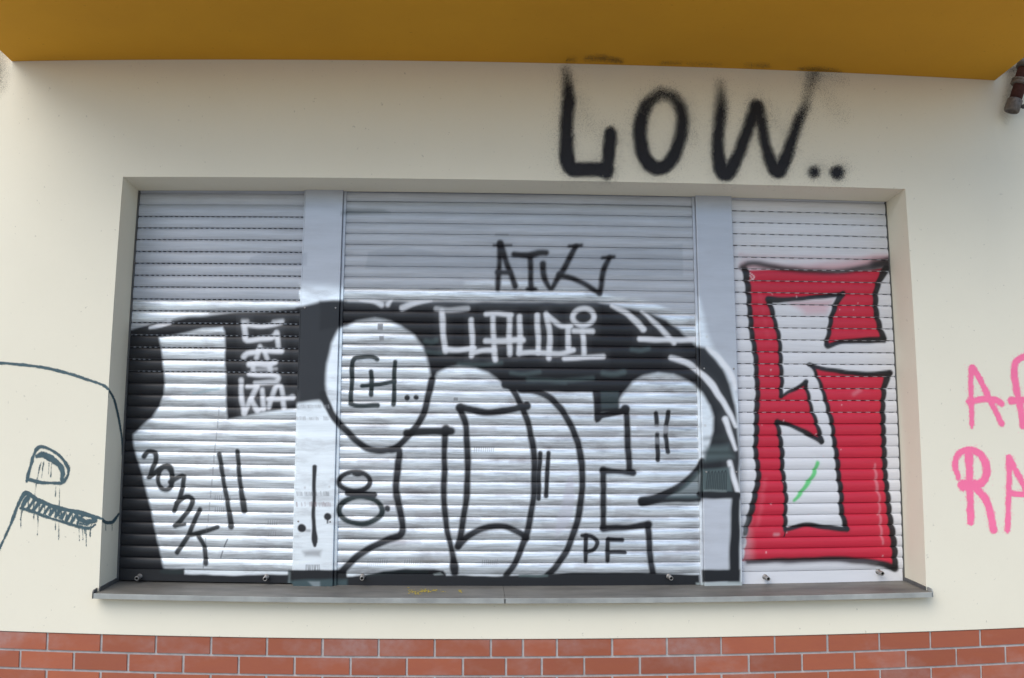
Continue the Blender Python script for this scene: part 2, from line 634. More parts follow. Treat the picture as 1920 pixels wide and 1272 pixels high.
def silver_ground(c):
    # anti graffiti over-paint on the upper, cleaner part
    c.poly([(462, 497), (470, 482), (500, 474), (575, 474), (575, 499)], (0.30, 0.33, 0.39), 2, .35)
    c.poly([(684, 505), (690, 474), (748, 462), (800, 470), (838, 479), (1000, 479), (1280, 458), (1280, 520), (690, 505)], (0.29, 0.33, 0.39), 2.5, .35)
    c.poly([(640, 399), (652, 392), (720, 394), (730, 399), (640, 404)], (0.16, 0.19, 0.20), 5, .6)
    c.stroke([(880, 541), (960, 534), (1010, 542)], 14, SILVER, 10, .7, .9)
    c.vgrad(200, 572, 561, 566, SILVER, 1.0)
    c.vgrad(560, 650, 524, 556, SILVER, .75)
    # the fading right shoulder of the silver coat
    c.poly([(640, 1110), (640, 541), (1080, 541), (1150, 556), (1215, 566), (1262, 584), (1300, 590), (1312, 604), (1312, 1110)], SILVER, 5, 1.0, 1.0)
    c.poly([(1310, 560), (1330, 640), (1366, 700), (1388, 760), (1400, 1110), (1305, 1110)], SILVER, 8, .9, .7)


def black_band(c):
    # left shutter: black field round a pale T-shaped block
    c.poly([(180, 632), (250, 617), (286, 606), (317, 604), (352, 596), (421, 588), (500, 584), (568, 578), (558, 700), (556, 764), (553, 766), (506, 772), (456, 781), (426, 786), (423, 720), (421.6, 622), (418, 615), (380, 617), (298, 634), (301.5, 653), (306, 675), (309, 713), (308, 739), (300, 761), (286, 783), (261, 803), (250, 815), (249.6, 827), (254, 849), (267, 891), (279.5, 940), (292, 994), (300, 1034), (307, 1066), (310, 1110), (180, 1110)], BK, 3.6)
    c.stroke([(300, 612), (345, 594), (420, 584), (560, 582)], 8, BK, 7, .55)
    c.stroke([(282, 615), (300, 611), (318, 606)], [5, 9, 8], WHITE, 2, 1, .3)
    c.stroke([(318, 598), (336, 590), (390, 586)], [9, 9, 3], SILVER, 2.5, .95, .8)
    # black on the left post
    c.poly([(556, 578), (600, 565), (650, 566), (650, 606), (638, 612), (622, 644), (613, 682), (610, 720), (612, 742), (624, 768), (614, 766), (606, 755), (598, 752), (576, 754), (545, 757)], (0.02, 0.022, 0.028), 5.0)
    # the long band across the middle shutter, with its arch at the right
    c.poly([(600, 566), (810, 566), (960, 567), (1117, 567), (1150, 572), (1180, 578), (1221, 588), (1250, 601), (1275, 620), (1306, 648), (1322, 652), (1337, 669), (1356, 691), (1369, 720), (1379, 760), (1386, 830), (1388, 935), (1310, 940), (1311, 868), (1320, 865), (1329, 840), (1336, 808), (1337, 783), (1331, 761), (1315, 736), (1290, 715), (1262, 702), (1233, 700), (1205, 707), (1186, 717), (1170, 737), (1161, 751), (1161, 764), (1166, 773), (1117, 776), (1117, 730), (1040, 731), (976, 731), (945, 724), (930, 710), (914, 700), (892, 691), (861, 686), (839, 691), (820, 700), (809, 720), (804, 691), (801, 672), (792, 650), (776, 630), (751, 612), (732, 603), (704, 598), (669, 603), (650, 612), (636, 614), (600, 620)], BK, 5.0)
    c.poly([(640, 566), (810, 566), (1120, 567), (1120, 576), (640, 582)], (0.05, 0.055, 0.065), 8, .55)
    # greenish thin spots in the black
    for (u, w, du, dv) in ((822, 660, 22, 3), (900, 683, 40, 3), (1050, 712, 60, 4), (1150, 700, 20, 5), (1200, 655, 16, 4), (985, 700, 26, 3), (808, 640, 10, 5), (1020, 724, 40, 3)):
        c.stroke([(u - du, w), (u, w + 2), (u + du, w - 2)], dv * 1.6, GREENISH, 4, .6)
    c.poly([(1125, 735), (1160, 733), (1160, 765), (1127, 768)], (0.045, 0.065, 0.07), 3, .8)


def outlines(c):
    K = lambda p, w=9.5, s=2.7, col=BK, **k: c.stroke(p, np.array(w, float) + 1.8, col, s, **k)
    # circle and the letter that hangs from it
    K([(809, 712), (804, 742), (796, 770), (781, 799), (760, 824), (741, 840), (716, 846), (691, 841), (669, 827), (647, 805), (631, 788), (616, 764), (605, 739)], 10)
    K([(735, 845), (746, 844), (750, 852), (746, 872), (743, 905), (746, 940), (752, 968), (756, 990), (751, 1004), (726, 1013), (697, 1027), (669, 1045), (647, 1067), (632, 1082)], 10.5)
    K([(762, 812), (801, 809.6), (845, 808)], 12); K([(836, 804), (836, 806)], 13)
    K([(834, 812), (833, 861), (833, 909), (833, 953), (839, 997), (848, 1038), (852, 1064)], [9, 9, 9, 9, 8.5, 8, 9])
    K([(850, 1050), (852, 1064), (853, 1074)], [8, 15, 12])
    # the D
    K([(862.6, 764), (883, 769), (914, 773), (952, 770), (988, 762)], 10.5); K([(862, 766)], 14); K([(988, 762)], 13)
    K([(863, 768), (872, 795), (876, 830), (877, 877), (875, 924), (870, 965), (865, 1002), (858, 1024)], 9.5)
    K([(858, 1025), (877, 1006), (902, 992), (930, 987), (955, 990), (977, 1001), (987, 1009)], 9.5)
    K([(940, 706), (956, 722), (966, 739), (978, 763), (988, 788), (996, 818), (1000, 846), (1002, 880), (1001, 924), (996, 962), (988, 1000), (976, 1031), (962, 1063), (949, 1079)], 9.5)
    K([(976, 731), (1001, 734), (1029, 745), (1051, 767), (1070, 799), (1084, 833), (1090, 868), (1092, 909), (1087, 953), (1079, 990), (1064, 1028), (1045, 1060), (1027, 1077)], 10)
    K([(946, 722), (990, 727), (1050, 728), (1118, 729)], 11)
    # the P
    K([(1117, 730), (1120, 760), (1120, 786)], [12, 10, 10]); c.poly([(1115, 776), (1176, 764), (1176, 776), (1130, 785), (1117, 793)], BK, 2)
    K([(1172, 768)], 14)
    K([(1174, 768), (1175, 790), (1177, 830), (1179, 860), (1180, 884)], 9.5); K([(1186, 886)], 11)
    K([(1186, 887), (1160, 885), (1130, 882)], [9, 8, 11]); K([(1131, 882), (1131, 940), (1131, 990)], 9)
    K([(1131, 991), (1155, 989), (1180, 989), (1216, 984)], [12, 10, 9, 12]); K([(1215, 984), (1216, 1010), (1218, 1034), (1224, 1074)], 9.5)
    K([(1317, 866), (1303, 887), (1281, 909), (1252, 924), (1227, 935), (1204, 940)], [10, 11, 12, 12, 13, 14])
    K([(1204, 941), (1243, 937), (1309, 935)], [13, 11, 10])
    c.poly([(1250, 934), (1281, 912), (1312, 880), (1312, 934)], GREENISH, 5, .75)
    # foot line
    c.poly([(600, 1082), (660, 1081), (690, 1077), (720, 1071), (760, 1067.5), (815, 1066), (832, 1070), (838, 1079), (960, 1080), (1030, 1076), (1100, 1073), (1220, 1074), (1312, 1078), (1312, 1120), (600, 1120)], BK, 2.5)
    c.poly([(812, 1075), (826, 1073), (832, 1078), (815, 1078)], (0.30, 0.34, 0.34), 1.5, .8)
    c.stroke([(690, 1078), (740, 1073), (800, 1072)], 4, BKG, 3, .6)
    c.stroke([(975, 1080), (1025, 1079)], 4, (.1, .14, .14), 2, .8)
    c.poly([(290, 1068), (345, 1066), (346, 1076), (400, 1079), (560, 1077), (600, 1110), (200, 1110), (200, 1070)], BK, 2.5)
    c.poly([(300, 1068), (345, 1067), (343, 1076), (300, 1076)], BKG, 3, .8)


def smudges(c):
    R_ = random.Random(5)
    for _ in range(60):
        u0, w0 = R_.uniform(640, 1300), R_.uniform(760, 1065)
        L_ = R_.uniform(8, 38)
        c.stroke([(u0 - L_, w0), (u0, w0 + R_.uniform(-2, 2)), (u0 + L_, w0)], R_.uniform(3, 9), (.30, .27, .285), 5, R_.uniform(.15, .5), .3)
    for _ in range(18):
        u0, w0 = R_.uniform(310, 545), R_.uniform(800, 1060)
        L_ = R_.uniform(6, 22)
        c.stroke([(u0 - L_, w0), (u0, w0), (u0 + L_, w0)], R_.uniform(3, 8), (.30, .27, .285), 4, R_.uniform(.15, .5), .3)


def small_tags(c):
    K = lambda p, w=8.0, s=1.8, col=BK, **k: c.stroke(p, w, col, s, **k)
    # II in the D and in the P
    K([(1012, 850), (1011, 890), (1010, 935)]); K([(1027.6, 850), (1026, 890), (1024, 930)])
    K([(1230, 775), (1231, 797)]); K([(1232, 814), (1233, 862)], [8, 9]); K([(1252, 773), (1248, 811), (1252, 847)], 8.5)
    c.stroke([(1200, 804), (1220, 803), (1247, 806)], 14, (.52, .54, .58), 2.5, .6, .3)
    c.stroke([(1204, 828), (1225, 826), (1240, 828)], 11, (.45, .47, .5), 3, .4, .3)
    # [+ in the circle
    K([(708, 675), (700, 671), (678, 671), (662, 678), (660, 720), (658, 752), (664, 761), (709, 761)], 8.5, 1.6, BKG, curve=True)
    K([(696, 697), (697, 742)], 8, 1.6, BKG); K([(740.6, 679), (739, 720), (738, 759)], 8, 1.6, BKG); K([(680, 724), (710, 721), (740, 717)], 8, 1.6, BKG)
    K([(763.5, 746)], 11, 1.5); K([(781, 746)], 9.5, 1.5)
    # 8
    t = np.linspace(0, 2 * math.pi, 26)
    c.stroke(np.stack([665 + 29 * np.cos(t), 903 + 18 * np.sin(t)], -1), 9, BK, 2)
    c.stroke(np.stack([676 + 41 * np.cos(t), 957 + 25 * np.sin(t)], -1), 9.5, BKG, 2.2)
    K([(652, 925), (676, 926), (702, 927)], 10); K([(664, 890), (670, 892), (680, 890)], 6); K([(726, 952), (726, 955)], 9)
    # PF
    K([(1098, 1004), (1098, 1052)]); K([(1092, 1005), (1108, 1006), (1119, 1016), (1114, 1030), (1100, 1035)], 8)
    K([(1139, 1012), (1139, 1052)]); K([(1141, 1011), (1166, 1012)], 9); K([(1142, 1036), (1171, 1036)], 8)
    # ATK over the grey
    G = lambda p, w=7.5: c.stroke(p, np.array(w, float) + 2.2, (.012, .012, .016), 3.4)
    G([(938, 458), (936, 500), (933, 542)], [8, 6, 7]); G([(938, 458), (952, 500), (966, 538)], [9, 7, 8]); G([(933, 511), (955, 512)], 6)
    c.stroke([(926, 461), (958, 460)], 3, BK, 3, .9); c.stroke([(930, 441), (952, 440)], 1.5, BK, 3, .4)
    G([(964, 478), (990, 480), (1012, 474), (1023, 474)], 7.5); G([(994, 483), (995, 515), (997, 542)]); G([(990, 543), (1004, 543)], 4)
    G([(1018, 495), (1020, 515), (1025, 532), (1034, 540), (1048, 519), (1064, 492), (1080, 463)], [9, 8, 7, 6, 7, 8, 7]); G([(1068, 462), (1090, 461)], 3)
    G([(1048, 516), (1086, 528), (1122, 550)], [7, 7, 7]); G([(1123, 551), (1127, 536), (1132, 508), (1142, 483)], [7, 6, 8, 6]); G([(1130, 483), (1150, 482)], 3)
    # white lettering on the band
    W = lambda p, w=8.5, s=3.0, a=.96: c.stroke(p, np.array(w, float) - .2, WHITE, s, a, .1)
    W([(817, 580), (845, 582), (877, 578)], 8, 3, .65); W([(828, 584), (831, 620), (835, 658)], 9); W([(835, 655), (860, 657), (889, 653)], 8)
    W([(884, 601), (885, 640), (884.6, 668)]); W([(885, 663), (905, 658), (927, 657)], 8)
    W([(924, 597), (926, 640), (928.6, 676)], 8); W([(912, 590), (935, 589), (958, 590)], 8); W([(955, 594), (955, 630), (955, 664)]); W([(911, 639), (945, 640), (980, 638)], 9)
    W([(974, 594), (975, 630), (973, 663)], 9); W([(1007, 592), (1009, 630), (1010, 662)], 8.5); W([(973, 663), (1000, 661), (1023, 663)], 8)
    W([(1024, 590), (1031, 630), (1029, 672)], 8.5); W([(1026, 592), (1040, 604), (1054, 612), (1070, 612)], 8); W([(1065, 616), (1065, 654)], 9); W([(1029, 664), (1052, 664), (1074, 657)], 8)
    t = np.linspace(0, 2 * math.pi, 18)
    W(np.stack([1093.6 + 20 * np.cos(t), 595 + 16 * np.sin(t)], -1), 8); W([(1076, 622), (1111, 622)], 8); W([(1093, 622), (1095, 664)], 8); W([(1058, 673), (1090, 671), (1131, 669)], 8)
    # white flashes
    W([(1147, 574), (1174, 587), (1207, 618)], [6, 9, 10]); W([(1202, 584), (1234, 612), (1263, 644)], [4, 8, 7]); W([(1200, 636), (1250, 638), (1304, 637)], 8.5)
    W([(1258, 672), (1287, 681), (1312, 700), (1332, 718), (1352, 748), (1368, 776), (1380, 800)], [8, 10, 9, 12, 10, 8, 5])
    W([(1359, 786), (1369, 812), (1379, 842)], [10, 8, 5]); W([(1368, 866), (1375, 893), (1383, 922)], [7, 9, 8]); W([(1326, 652), (1352, 676), (1372, 704), (1379, 730)], [4, 8, 8, 4])
    W([(676, 563), (700, 566), (715, 572)], [2, 6, 9]); W([(735, 563), (727, 572)], [3, 8]); W([(754, 578), (776, 569), (808, 564)], [9, 9, 3])
    # white letters, left block
    W([(457, 607), (460, 629)], 9); W([(457, 608), (475, 611), (492, 613), (511, 610), (528, 605)], 7.5); W([(455, 602), (464, 602)], 5, 3, .6); W([(513, 604), (530, 602)], 6, 3, .6)
    W([(459, 632), (464, 639), (487, 636), (509, 634), (519, 626)], 8.5); W([(520, 624), (521, 640), (522, 651)], 8)
    W([(457, 670), (464, 664), (479, 661), (487, 656), (503, 658), (528, 658)], 8.5); W([(487, 650), (481, 672)], 7.5); W([(495, 659), (501, 673)], 7.5)
    W([(468, 683), (487, 683), (503, 684), (515, 680)], 10); W([(475, 684), (475, 695)], 8); W([(506, 687), (507, 695)], 8); W([(480, 694), (518, 693)], 4, 3, .6)
    W([(467, 701), (487, 703), (515, 705), (522, 709), (517, 716), (503, 717), (479, 718)], 7.5)
    W([(452, 713), (453, 747), (458, 775)], 8); W([(458, 775), (470, 749), (482, 725)], 8); W([(464, 725), (482, 724)], 6.5); W([(471, 750), (482, 771)], 8.5)
    W([(492, 731), (493, 750), (494, 768)], 7.5); W([(484, 771), (494, 766)], 6)
    W([(504, 764), (511, 741), (517, 726), (525, 725), (530, 741), (533, 766)], 7.5); W([(503, 749), (525, 748), (549, 746)], 7.5); W([(548, 745)], 9)
    # 2onnk and II
    N = lambda p, w=8.5: c.stroke(p, w, (.02, .024, .027), 1.8)
    N([(271, 857), (279, 847), (291, 849), (293, 862), (286, 878), (279, 895)]); N([(281, 894), (298, 880), (312, 873), (322, 880), (324, 893)])
    t = np.linspace(0, 2 * math.pi, 18)
    N(np.stack([310 + 14 * np.cos(t), 898 + 21 * np.sin(t)], -1), 8)
    N([(320, 905), (332, 897), (345, 894), (341, 921), (333, 944), (327, 959)]); N([(332, 943), (349, 931), (361, 937), (355, 955), (340, 975), (328, 986)]); N([(328, 987), (346, 984)], 6)
    N([(374, 955), (366, 976), (356, 998), (342, 1022), (333, 1037)]); N([(358, 1003), (380, 998), (408, 989)]); N([(371, 1003), (382, 1022), (386, 1058)])
    N([(411, 852), (416, 880), (421, 909), (430, 960), (433, 988)], [8, 8, 8, 9, 11]); N([(444.6, 846), (448, 880), (451, 909), (458, 957)], [8, 8, 8, 12])
    # faint turquoise graze
    c.stroke([(362, 738), (385, 733), (410, 729)], 3, (.25, .5, .58), 2.5, .5, .5)
    # vertical crack-like pencil line and hatch marks
    for k in range(14):
        u0 = 411 - k * 2.2
        c.stroke([(u0, 765 + k * 22), (u0 - 1, 780 + k * 22)], 1.4, (.1, .1, .11), .8, .55)
    c.stroke([(426, 1012), (420, 1026)], 2, BK, .8, .8); c.stroke([(418, 1034), (414, 1046)], 2, BK, .8, .7)
    for u0, w0, n in ((404, 930, 8), (503, 976, 5), (404, 952, 5), (505, 997, 4), (690, 1050, 10), (760, 1050, 8), (905, 1050, 8), (890, 838, 10)):
        for k in range(n):
            c.stroke([(u0 + k * 4, w0), (u0 + k * 4 - 1, w0 + 9)], 1.2, (.12, .12, .13), .8, .5)
    # square holes of scraped labels, blotches
    for u0, w0, du, dv in ((714, 614, 10, 12), (716, 634, 9, 9), (854, 748, 8, 7)):
        c.poly([(u0 - du / 2, w0 - dv / 2), (u0 + du / 2, w0 - dv / 2), (u0 + du / 2, w0 + dv / 2), (u0 - du / 2, w0 + dv / 2)], (.16, .16, .17), .8, .75)
    # pale washed patch in the D
    c.poly([(1064, 895), (1074, 890), (1078, 930), (1075, 960), (1066, 985), (1040, 1010), (1045, 970), (1055, 935)], (.56, .57, .64), 4, .75, .2)


def post_tags(c):
    K = lambda p, w=8.0, s=1.5, col=BK, **k: c.stroke(p, w, col, s, **k)
    K([(590, 875), (588, 940), (589, 985), (590, 1010), (590, 1024)], [7.5, 6.5, 7, 11, 5]); K([(566, 990)], 15); K([(562, 993), (580, 995)], 3, 3, alpha=.5); K([(614, 969)], 13); K([(614, 975), (614, 981)], 2)
    R_ = random.Random(3)
    for w0, col, h in ((926, (.08, .08, .09), 7), (946, (.22, .12, .13), 7), (763, (.3, .31, .33), 5), (785, (.4, .41, .43), 5)):
        for k in range(22):
            u0 = 556 + k * 3.0
            if R_.random() < .8:
                c.stroke([(u0, w0 - h / 2 + R_.uniform(-1, 1)), (u0 + 1, w0 + h / 2)], 1.5, col, .8, R_.uniform(.3, .8))
    for k in range(9):
        c.stroke([(574 + k * 3, 1060), (573 + k * 3 + R_.uniform(-1, 2), 1070)], 1.4, (.06, .06, .07), .8, .7)
    c.poly([(567, 1034), (603, 1032), (600, 1044), (572, 1044)], (.16, .16, .17), 5, .6)
    c.poly([(540, 1069), (650, 1069), (650, 1089), (540, 1092)], BK, 2)
    c.poly([(540, 1088), (650, 1086), (650, 1110), (540, 1110)], (.06, .10, .11), 4, .8)
    c.stroke([(543, 1070), (541, 1100)], 3, (.18, .22, .23), 2, .6)
    # right post
    c.poly([(1316, 880), (1370, 876), (1372, 924), (1316, 924)], GREENISH, 4, .8)
    c.poly([(1322, 838), (1366, 834), (1376, 858), (1320, 866)], (.10, .14, .145), 8, .7)
    c.stroke([(1320, 850), (1372, 848)], 5, (.02, .03, .03), 4, .6); c.stroke([(1322, 822), (1360, 820)], 6, (.03, .04, .04), 6, .5)
    for k in range(6):
        u0 = 1325 + k * 6.5
        c.stroke([(u0, 918), (u0 + 2, 886), (u0 + 5, 888), (u0 + 3, 920)], 1.3, BK, .7, .8)
    c.stroke([(1312, 927), (1345, 926), (1384, 927)], 9, BK, 2); c.stroke([(1322, 921), (1360, 921)], 3, (.25, .3, .3), 2, .5)
    c.poly([(1317, 936), (1372, 938), (1366, 1069), (1317, 1069)], (.52, .55, .61), 4, 1, .25)
    c.poly([(1372, 926), (1388, 926), (1388, 1095), (1366, 1093), (1366, 1060)], BK, 4)
    c.poly([(1316, 1069), (1368, 1068), (1388, 1068), (1385, 1092), (1316, 1092)], BK, 3)
    c.poly([(1305, 1093), (1395, 1091), (1395, 1110), (1305, 1110)], (.35, .40, .40), 2.5, .85)
    for pt in ((1322, 798), (1378, 798), (571, 915), (618, 913), (1326, 632)):
        c.stroke([pt], 4, (.62, .64, .66), 1, .9)


def red_letter(c):
    outer = [(1397, 507), (1476, 506), (1570, 512), (1633, 506), (1658, 503), (1652, 518), (1642, 543), (1641, 572), (1646, 603), (1656, 638), (1617, 639), (1576, 641), (1545, 648), (1554, 622), (1561, 587), (1570, 562), (1579, 552), (1554, 554), (1491, 561), (1441, 562), (1450, 593), (1457, 622), (1462, 660), (1464, 685), (1465, 713), (1465, 745), (1492, 730), (1510, 716), (1518, 756), (1530, 796), (1540, 829), (1515, 814), (1482, 798), (1454, 791), (1464, 829), (1466, 869), (1470, 905), (1473, 951), (1470, 990), (1508, 984), (1548, 989), (1584, 992), (1578, 958), (1574, 905), (1569, 865), (1563, 819), (1553, 773), (1543, 736), (1535, 712), (1526, 694), (1517, 683), (1539, 691), (1589, 699), (1633, 702), (1667, 700), (1658, 720), (1654, 753), (1654, 786), (1657, 836), (1659, 885), (1664, 935), (1670, 984), (1677, 1034), (1677, 1066), (1647, 1057), (1581, 1048), (1515, 1050), (1449, 1052), (1394, 1052), (1398, 1010), (1404, 971), (1418, 918), (1421, 892), (1418, 858), (1416, 829), (1418, 786), (1418, 720), (1416, 675), (1411, 634), (1405, 587), (1402, 540)]
    # over-spray above the top edge
    c.stroke([(1395, 498), (1470, 503), (1560, 502), (1640, 492), (1672, 492)], [10, 6, 12, 16, 14], RED, 10, .45)
    c.stroke([(1388, 478), (1420, 482), (1620, 484), (1670, 484)], 3, (.6, .3, .35), 6, .35)
    c.poly([(1478, 566), (1562, 562), (1548, 588), (1510, 590)], (.62, .24, .30), 9, .5)
    c.poly(outer, RED, 2.2)
    c.poly([(1380, 1020), (1402, 960), (1412, 1060), (1380, 1060)], (.70, .68, .72), 12, .25, .2)
    c.stroke([(1425, 552), (1440, 640)], 4, (.62, .05, .09), 5, .5); c.stroke([(1434, 900), (1420, 985)], 5, (.66, .10, .14), 5, .5)
    B_ = lambda p, w=11, s=1.8, a=1.0: c.stroke(p, w, (.012, .012, .014), s, a)
    B_([(1392, 500), (1410, 494), (1470, 504), (1560, 510), (1633, 500), (1664, 492)], [10, 8, 9, 8, 12, 14], 5, .9)
    B_([(1640, 496), (1668, 495), (1674, 505)], 14, 8, .8)
    B_([(1397, 507), (1402, 540), (1405, 587), (1411, 634), (1416, 675), (1419, 720), (1418, 786), (1416, 829), (1418, 858), (1421, 892), (1418, 918), (1404, 971), (1396, 1000)], [13, 10, 9, 9, 9, 9, 9, 9, 9, 9, 10, 10, 8])
    c.stroke([(1398, 990), (1393, 1015)], 6, BK, 6, .5)
    B_([(1660, 505), (1652, 518), (1643, 543), (1641, 572), (1646, 603), (1655, 636)], [14, 12, 10, 10, 10, 11])
    B_([(1656, 638), (1617, 639), (1576, 641), (1550, 650)], [11, 11, 8, 9])
    B_([(1547, 648), (1554, 622), (1561, 587), (1570, 562), (1580, 551)], [8, 8, 9, 10, 9])
    B_([(1580, 552), (1554, 555), (1491, 561), (1440, 562)], [7, 8, 8, 12])
    B_([(1441, 562), (1450, 593), (1457, 622), (1462, 660), (1464, 685), (1465, 713), (1464, 744)], [11, 8, 7.5, 7.5, 7.5, 7, 8])
    B_([(1465, 745), (1478, 736), (1492, 730), (1510, 716)], [5, 6, 7, 8])
    B_([(1508, 718), (1514, 740), (1518, 756), (1530, 796), (1540, 828)], [8, 6, 6, 7, 9])
    B_([(1540, 829), (1515, 814), (1482, 798), (1455, 791)], [8, 9, 8, 9])
    B_([(1455, 792), (1464, 829), (1466, 869), (1470, 905), (1473, 951), (1471, 992)], [8, 8, 8, 7.5, 7, 7])
    B_([(1470, 994), (1508, 985), (1548, 989), (1585, 993)], [6, 8, 9, 9]); c.stroke([(1470, 996), (1470, 1006)], 2, BK, .7)
    B_([(1586, 992), (1578, 958), (1574, 905), (1569, 865), (1563, 819), (1553, 773), (1543, 736), (1535, 712), (1526, 694), (1518, 684)], [9, 9, 9, 8.5, 8, 8, 7, 6, 6, 6])
    B_([(1518, 684), (1539, 691), (1589, 699), (1633, 702), (1667, 700)], [8, 8, 8, 9, 11])
    B_([(1667, 701), (1658, 722), (1655, 753), (1654, 786), (1657, 836), (1659, 885), (1664, 935), (1670, 984), (1677, 1034), (1677, 1066)], [11, 10, 9, 9, 9, 9, 9, 10, 11, 11])
    B_([(1678, 1066), (1647, 1057), (1581, 1049), (1515, 1050), (1449, 1052), (1403, 1054)], [12, 11, 9, 8, 7, 6], 3)
    c.stroke([(1640, 1058), (1581, 1052), (1500, 1053), (1400, 1056)], 6, (.10, .08, .085), 6, .6)
    c.stroke([(1488, 938), (1510, 913), (1522, 893), (1532, 868)], [5, 7, 7, 6], (.07, .55, .14), 2.2, .9)
    # pale scratches and chips
    c.stroke([(1640, 870), (1642, 905), (1648, 940), (1650, 975), (1655, 1020)], [2, 4, 2, 3, 2], (.72, .36, .42), 2.5, .45)
    c.stroke([(1405, 512), (1414, 520), (1406, 526)], 1.5, (.8, .6, .62), 1, .8); c.stroke([(1404, 516), (1414, 526)], 1.3, (.8, .6, .62), 1, .8)
    R_ = random.Random(11)
    for _ in range(26):
        pt = (R_.uniform(1425, 1655), R_.uniform(520, 1045))
        c.stroke([pt], R_.uniform(1.5, 3), (.8, .55, .58), .8, .5)
    c.stroke([(1600, 740), (1612, 732)], 3, (.7, .25, .3), 5, .6); c.stroke([(1452, 1002), (1458, 1002)], 4, (.75, .4, .45), 3, .6)
    c.stroke([(1391, 850), (1396, 1000)], 6, (.35, .37, .38), 7, .35)


def paint_all(c, only_right=False):
    if only_right:
        red_letter(c)
    else:
        silver_ground(c); smudges(c); black_band(c); outlines(c); small_tags(c); post_tags(c)


# ------------------------------------------------------------------ roller shutters
def inv_bow_z(pairs):
    """heights of slat joints: straight-line height whose bowed place is the given sheet point"""
    out = []
    for u, w in pairs:
        p = at(u, w, Y_CURTAIN)
        q = p.copy()
        for _ in range(12):
            q = q + (p - bow(q))
        out.append(q[2])
    return np.array(out)


L_Y = [363, 385.4, 407.4, 428.8, 450.8, 473, 495, 517.5, 539.5, 562, 584, 606.5, 629.4, 652.4, 675.3, 697.4, 718.8, 740.4, 761.8, 783.8, 805, 826, 847, 869, 891, 912.5, 935, 957, 979.5, 1001.5, 1023.5, 1045.5, 1067]
C_Y = [358, 378, 398, 418, 438, 458.7, 479, 499.2, 519.5, 540, 560.8, 581.8, 602.8, 623.6, 644.5, 665.4, 686.5, 708, 730, 751.5, 772.6, 793.8, 815, 836.5, 857.6, 879, 901, 923, 945, 967, 988.6, 1010, 1031.5, 1053.3, 1075]
R_Y = [375, 396.4, 418, 439.5, 461.5, 483, 505, 527, 549, 571, 593, 615, 637.6, 660.6, 683, 706, 729, 751.5, 774, 795.5, 817, 838.5, 860, 881.5, 902.5, 924, 945.5, 967, 988, 1009, 1030, 1051, 1072]
zL = inv_bow_z([(322 - 40 * (y - 358) / 730, y) for y in L_Y])
zC = inv_bow_z([(655 - 20 * (y - 360) / 730, y) for y in C_Y])
zR = inv_bow_z([(1381 + 14 * (y - 370) / 730, y) for y in R_Y])


def curtain(parent, xa, xb, zj, bulge, groove, slots, base, basemetal, period, right=False, seed=1):
    r = np.random.default_rng(seed)
    step = 0.0030
    nc = int((xb - xa) / step) + 1
    xs_ = np.linspace(xa, xb, nc)
    tf = np.array([0, .035, .09, .17, .27, .38, .5, .62, .73, .83, .91, 1.0])
    prof = bulge * np.interp(tf, [0, .035, .09, .17, .27, .38, .5, .62, .73, .83, .91, 1.0], [.10, .34, .56, .74, .88, .97, 1.0, .97, .90, .80, .68, .50])
    V_, Fa, keep, hole = [], [], [], []
    nbv = 0
    tops = np.r_[zj[0] + (zj[0] - zj[1]), zj]            # one more slat, half hidden behind the lintel
    for i in range(len(tops) - 1):
        z1, z0 = tops[i], tops[i + 1]
        g = groove * (z1 - z0) if i < len(tops) - 2 else 0.0006
        dy = r.normal(0, .0006)
        tilt = r.normal(0, .0006)
        zz = z1 - tf * (z1 - z0 - g)
        yy = Y_CURTAIN - prof + dy + tilt * (tf - .5)
        Z = np.repeat(zz, nc); Y = np.repeat(yy, nc); X = np.tile(xs_, len(tf))
        Y = Y + .0005 * np.sin(X * 3.1 + i * 1.9)
        V_.append(np.stack([X, Y, Z], -1)); Fa.append(grid_faces(len(tf), nc, nbv)); nbv += len(X)
        keep.append(np.zeros(len(X), bool)); hole.append(np.zeros(len(X)))
        # the joint below the slat: a recess, with light slots where the slats hang apart
        gt = np.array([0, .12, .88, 1.0])
        zz = z0 + g - gt * g
        rec = np.array([-.42 * bulge, .0010, .0010, -.05 * bulge]) if i in slots else np.array([-.46 * bulge, -.2 * bulge, -.12 * bulge, -.10 * bulge])
        slot = np.zeros(nc)
        if i in slots:
            ph = (xs_ + .006 * r.random()) % period
            slot = (ph < period * .52).astype(float)
            full = (np.sin(xs_ * 7.3 + i * 2.2) + np.sin(xs_ * 4.1 + i)) > 1.55
            slot = np.where(full & (r.random() < .5) & (not right), 1.0, slot)
        Z = np.repeat(zz, nc); X = np.tile(xs_, 4)
        Y = Y_CURTAIN + np.repeat(rec, nc) + np.tile(slot, 4) * np.repeat([0, .014, .014, 0], nc)
        V_.append(np.stack([X, Y, Z], -1)); Fa.append(grid_faces(4, nc, nbv)); nbv += len(X)
        keep.append(np.full(len(X), i in slots)); hole.append(np.repeat([0.0, 1.0, 1.0, 0.0], nc) * (.92 * np.tile(slot, 4) + .06) if i in slots else np.full(len(X), .15))
    ideal = np.concatenate(V_)
    co = bow(ideal)
    flat = co.copy(); flat[:, 1] = Y_CURTAIN - .006
    tr = trace(flat)
    if right:
        tr[:, 0] -= 2.4 * (Y_CURTAIN - ideal[:, 1]).clip(0, None) / bulge - 1.5     # sprayed at a slant on to the rounded slats
    c = Canvas(tr, base, basemetal)
    c.keep = np.concatenate(keep)
    paint_all(c, right)
    h = np.concatenate(hole)[:, None]
    colr = c.c * (1 - h) + np.array([.012, .012, .014]) * h
    met = c.m * (1 - h[:, 0])
    return quads('slat_curtain', co, np.concatenate(Fa)[:, ::-1], M_SPRAY, parent, True, colr, met)


